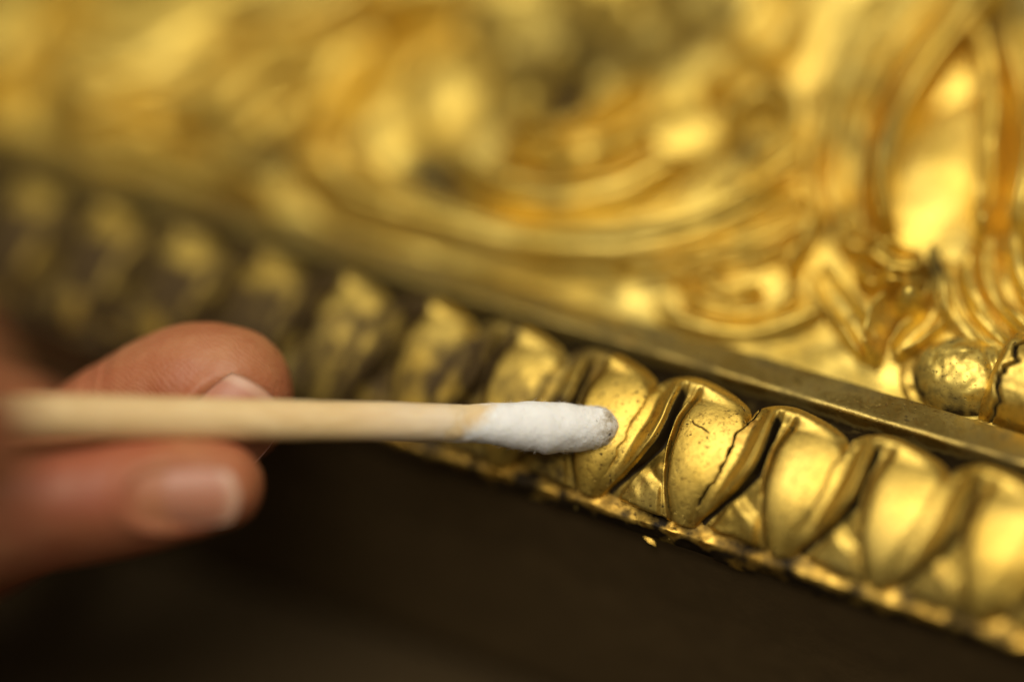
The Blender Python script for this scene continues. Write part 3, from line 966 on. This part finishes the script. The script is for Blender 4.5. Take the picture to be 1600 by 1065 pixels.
def fuzz():
    rnd = np.random.RandomState(5)
    vs, fs = [], []
    n = len(ccen)
    ax = ccen[-1] - ccen[0]
    ax /= np.linalg.norm(ax)
    for q in range(1800):
        i = rnd.randint(45, n - 1)
        a = rnd.uniform(0, 2 * np.pi)
        d = ce1 * math.cos(a) + ce2 * math.sin(a)
        tdir = -ce1 * math.sin(a) + ce2 * math.cos(a)
        p = ccen[i] + d * (crad[i] - 0.03)
        ln = rnd.uniform(0.3, 1.1)
        dirv = tdir * rnd.uniform(-1, 1) + ax * rnd.uniform(-1, 1) + d * rnd.uniform(0.02, 0.22)
        dirv /= np.linalg.norm(dirv)
        bend = d * rnd.uniform(-0.5, 0.1)
        r = rnd.uniform(0.010, 0.018)
        s1 = np.cross(dirv, d)
        s1 /= np.linalg.norm(s1)
        s2 = np.cross(dirv, s1)
        base = len(vs)
        for t in (0, .33, .66, 1.0):
            c = p + dirv * ln * t + bend * ln * t * t
            rr = r * (1 - 0.6 * t)
            for k in range(3):
                an = k * 2.094
                vs.append(c + s1 * rr * math.cos(an) + s2 * rr * math.sin(an))
        for g in range(3):
            for k in range(3):
                a0 = base + g * 3 + k
                a1 = base + g * 3 + (k + 1) % 3
                fs.append([a0, a1, a1 + 3, a0 + 3])
    me = bpy.data.meshes.new('cotton_fibre')
    me.from_pydata((np.array(vs) * MM).tolist(), [], fs)
    me.materials.append(M_cotton)
    o = bpy.data.objects.new('cotton_fibre', me)
    col.objects.link(o)
    o.parent = cot
    o.matrix_parent_inverse = Matrix.Translation(-Vector(swab.location))
    cot_inv = Matrix.Identity(4)
    o.matrix_parent_inverse = cot_inv
    o['kind'] = 'stuff'
fuzz()

# ------------------------------------------------------------------ hand
def loft(stations, na=28, nseg=12):
    """stations: (px, py, depth_mm, half height mm, half depth mm); returns verts, faces of a closed tapered limb"""
    st = np.array(stations, float)
    cen = np.array([at(a, b, c) for a, b, c, _, _ in st])
    n = (len(st) - 1) * nseg + 1
    c = catmull(cen, n)
    rr = np.clip(catmull(st[:, 3:5], n), 0.4, None)
    tan = np.gradient(c, axis=0)
    tan /= np.linalg.norm(tan, axis=1)[:, None]
    vs = []
    rings = []
    # rounded far end
    def ring(cc, t, ry, rd):
        e2 = np.cross(t, U_)
        if np.linalg.norm(e2) < 0.2:
            e2 = np.cross(t, R_)
        e2 /= np.linalg.norm(e2)
        e1 = np.cross(e2, t)
        an = np.linspace(0, 2 * np.pi, na, endpoint=False)
        return cc + (ry * np.cos(an))[:, None] * e1 + (rd * np.sin(an))[:, None] * e2
    for q in np.linspace(np.pi / 2 * 0.98, 0.15, 7):
        rings.append(ring(c[0] - tan[0] * math.sin(q) * rr[0].mean(), tan[0], rr[0, 0] * math.cos(q), rr[0, 1] * math.cos(q)))
    for i in range(n):
        rings.append(ring(c[i], tan[i], rr[i, 0], rr[i, 1]))
    for q in np.linspace(0.15, np.pi / 2 * 0.98, 8):
        rings.append(ring(c[-1] + tan[-1] * math.sin(q) * rr[-1].mean() * 0.95, tan[-1], rr[-1, 0] * math.cos(q), rr[-1, 1] * math.cos(q)))
    P = np.array(rings)
    k = len(rings)
    vs = P.reshape(-1, 3)
    fs = grid_faces(k, na, wrap=True).tolist()
    fs.append(list(range(na - 1, -1, -1)))
    fs.append([(k - 1) * na + j for j in range(na)])
    return vs, fs

LIMBS = [
    # supporting middle finger behind the stick
    [(-420, 900, 318, 9.0, 9.5), (-180, 880, 312, 8.6, 9.0), (20, 790, 310, 7.8, 8.0), (150, 690, 306.5, 7.1, 7.4), (230, 643, 304.5, 7.4, 7.3), (305, 617, 303, 7.8, 7.4), (358, 619, 302, 7.6, 7.0)],
    # thumb in front
    [(-420, 900, 294, 9.5, 9.5), (-200, 850, 289, 8.6, 9.0), (0, 803, 291, 7.0, 7.4), (120, 788, 290.5, 6.3, 6.8), (220, 772, 290, 6.0, 6.2), (320, 760, 290, 5.0, 5.2), (347, 759, 290, 4.5, 4.7)],
    # index finger, mostly out of the picture, curling over the stick
    [(-520, 700, 268, 9.5, 9.5), (-330, 560, 256, 8.5, 8.5), (-180, 560, 250, 7.8, 7.8), (-84, 640, 254, 6.8, 6.8), (-54, 725, 258, 6.0, 6.2)],
    # ring finger folded behind
    [(-520, 800, 335, 8.5, 8.5), (-250, 690, 336, 8.0, 8.0), (-60, 668, 336, 6.4, 7.0), (40, 668, 332, 5.4, 6.2), (60, 715, 324, 5.4, 6.0)],
    # little finger
    [(-640, 900, 345, 7.8, 8), (-420, 800, 350, 7.0, 7.0), (-250, 790, 348, 6.2, 6.2), (-160, 850, 340, 5.4, 5.4)],
    # palm and wrist, out of the picture
    [(-1250, 1120, 330, 18, 24), (-950, 1020, 322, 17, 27), (-700, 880, 310, 15, 32), (-480, 800, 302, 11, 28)],
]

def build_hand():
    V_, F2 = [], []
    off = 0
    for st in LIMBS:
        v, f = loft(st)
        V_.append(v)
        F2 += [[i + off for i in q] for q in f]
        off += len(v)
    V_ = np.vstack(V_)
    me = bpy.data.meshes.new('hand_limbs')
    me.from_pydata((V_ * MM).tolist(), [], F2)
    tmp = bpy.data.objects.new('hand_limbs', me)
    col.objects.link(tmp)
    rm = tmp.modifiers.new('remesh', 'REMESH')
    rm.mode = 'VOXEL'
    rm.voxel_size = 0.0006
    sm = tmp.modifiers.new('smooth', 'SMOOTH')
    sm.factor = 0.5
    sm.iterations = 9
    dg = bpy.context.evaluated_depsgraph_get()
    me2 = bpy.data.meshes.new_from_object(tmp.evaluated_get(dg))
    bpy.data.objects.remove(tmp)
    me2.name = 'hand'
    co = np.empty(len(me2.vertices) * 3)
    me2.vertices.foreach_get('co', co)
    co = co.reshape(-1, 3) / MM
    no = np.empty(len(me2.vertices) * 3)
    me2.vertices.foreach_get('normal', no)
    no = no.reshape(-1, 3)
    d = 0.05 * fbm(co, 0.5, 3, 3.0)
    # finger joint creases on the middle finger
    c1, c2 = at(225, 560, 300), at(180, 600, 300)
    ax = at(330, 617, 299) - at(230, 643, 301)
    ax /= np.linalg.norm(ax)
    for px, py, dep in ((196, 640, 0.4), (181, 645, 0.3), (210, 640, 0.2), (168, 650, 0.25)):
        c = at(px, py, 304.5)
        q = (co - c) @ ax + 0.25 * noise3(co, 0.6)
        near = np.linalg.norm(co - c, axis=1) < 11
        d -= dep * np.exp(-(q / 0.32) ** 2) * near
    # nail folds
    for nl in NAILS:
        c, ex, ey, en, a, b = nl
        q = co - c
        X, Y, Zn = q @ ex, q @ ey, q @ en
        rr = (np.abs(X / a) ** 2.6 + np.abs(Y / b) ** 2.6) ** (1 / 2.6)
        m = (np.abs(Zn) < 4.5) & (no @ en > 0.1)
        back = smooth(0.9, -0.2, X / a)
        d += m * (0.5 * np.exp(-((rr - 1.17) / 0.12) ** 2) * back - 0.35 * smooth(1.08, 0.9, rr))
    co2 = co + no * d[:, None]
    me2.vertices.foreach_set('co', (co2 * MM).ravel())
    me2.polygons.foreach_set('use_smooth', np.ones(len(me2.polygons), dtype=bool))
    me2.materials.clear()
    me2.materials.append(M_skin)
    o = bpy.data.objects.new('hand', me2)
    col.objects.link(o)
    o['label'] = 'bare hand pinching the wooden swab stick between thumb and fingers'
    o['category'] = 'hand'
    return o

def nail_frame(px, py, d, along, normal_px, a, b):
    """along = picture direction of the nail; normal_px = tilt of its face"""
    c = at(px, py, d)
    ex = R_ * along[0] + U_ * along[1] + F_ * along[2]
    ex /= np.linalg.norm(ex)
    en = R_ * normal_px[0] + U_ * normal_px[1] - F_ * normal_px[2]
    en = en - ex * np.dot(en, ex)
    en /= np.linalg.norm(en)
    ey = np.cross(en, ex)
    return (c, ex, ey, en, a, b)

NAILS = [
    nail_frame(364, 673, 294.3, (0.65, 0.75, 0.05), (0.30, -0.05, 1.0), 5.4, 4.5),
    nail_frame(286, 778, 284.7, (0.99, 0.0, 0.08), (0.10, -0.10, 1.0), 5.6, 3.0),
]
hand = build_hand()

def nail_mesh(nl, curve_r):
    c, ex, ey, en, a, b = nl
    n = 30
    g = np.linspace(-1, 1, n)
    X, Y = np.meshgrid(g, g, indexing='ij')
    # square to superellipse
    Xs = X * np.sqrt(1 - 0.32 * Y * Y)
    Ys = Y * np.sqrt(1 - 0.28 * X * X - 0.10 * np.clip(-X, 0, 1) ** 2)
    x, y = Xs * a, Ys * b
    z = np.sqrt(np.clip(curve_r ** 2 - y ** 2, 0.1, None)) - curve_r - 0.010 * x * x
    P = c + x[..., None] * ex + y[..., None] * ey + z[..., None] * en
    Pb = P - en * 0.55
    vs = np.vstack([P.reshape(-1, 3), Pb.reshape(-1, 3)])
    fs = grid_faces(n, n).tolist() + grid_faces(n, n, n * n)[:, ::-1].tolist()
    edge = [(i, 0) for i in range(n)] + [(n - 1, j) for j in range(1, n)] + [(i, n - 1) for i in range(n - 2, -1, -1)] + [(0, j) for j in range(n - 2, 0, -1)]
    for (i, j), (i2, j2) in zip(edge, edge[1:] + edge[:1]):
        p, q = i * n + j, i2 * n + j2
        fs.append([p, p + n * n, q + n * n, q])
    fe = smooth(0.72, 0.84, X + 0.05 * Y * Y).ravel()
    o = mesh_obj('fingernail', vs, fs, M_nail, None, {'free_edge': np.concatenate([fe, fe])})
    o.parent = hand
    return o
nail_mesh(NAILS[0], 6.0)
nail_mesh(NAILS[1], 4.6)
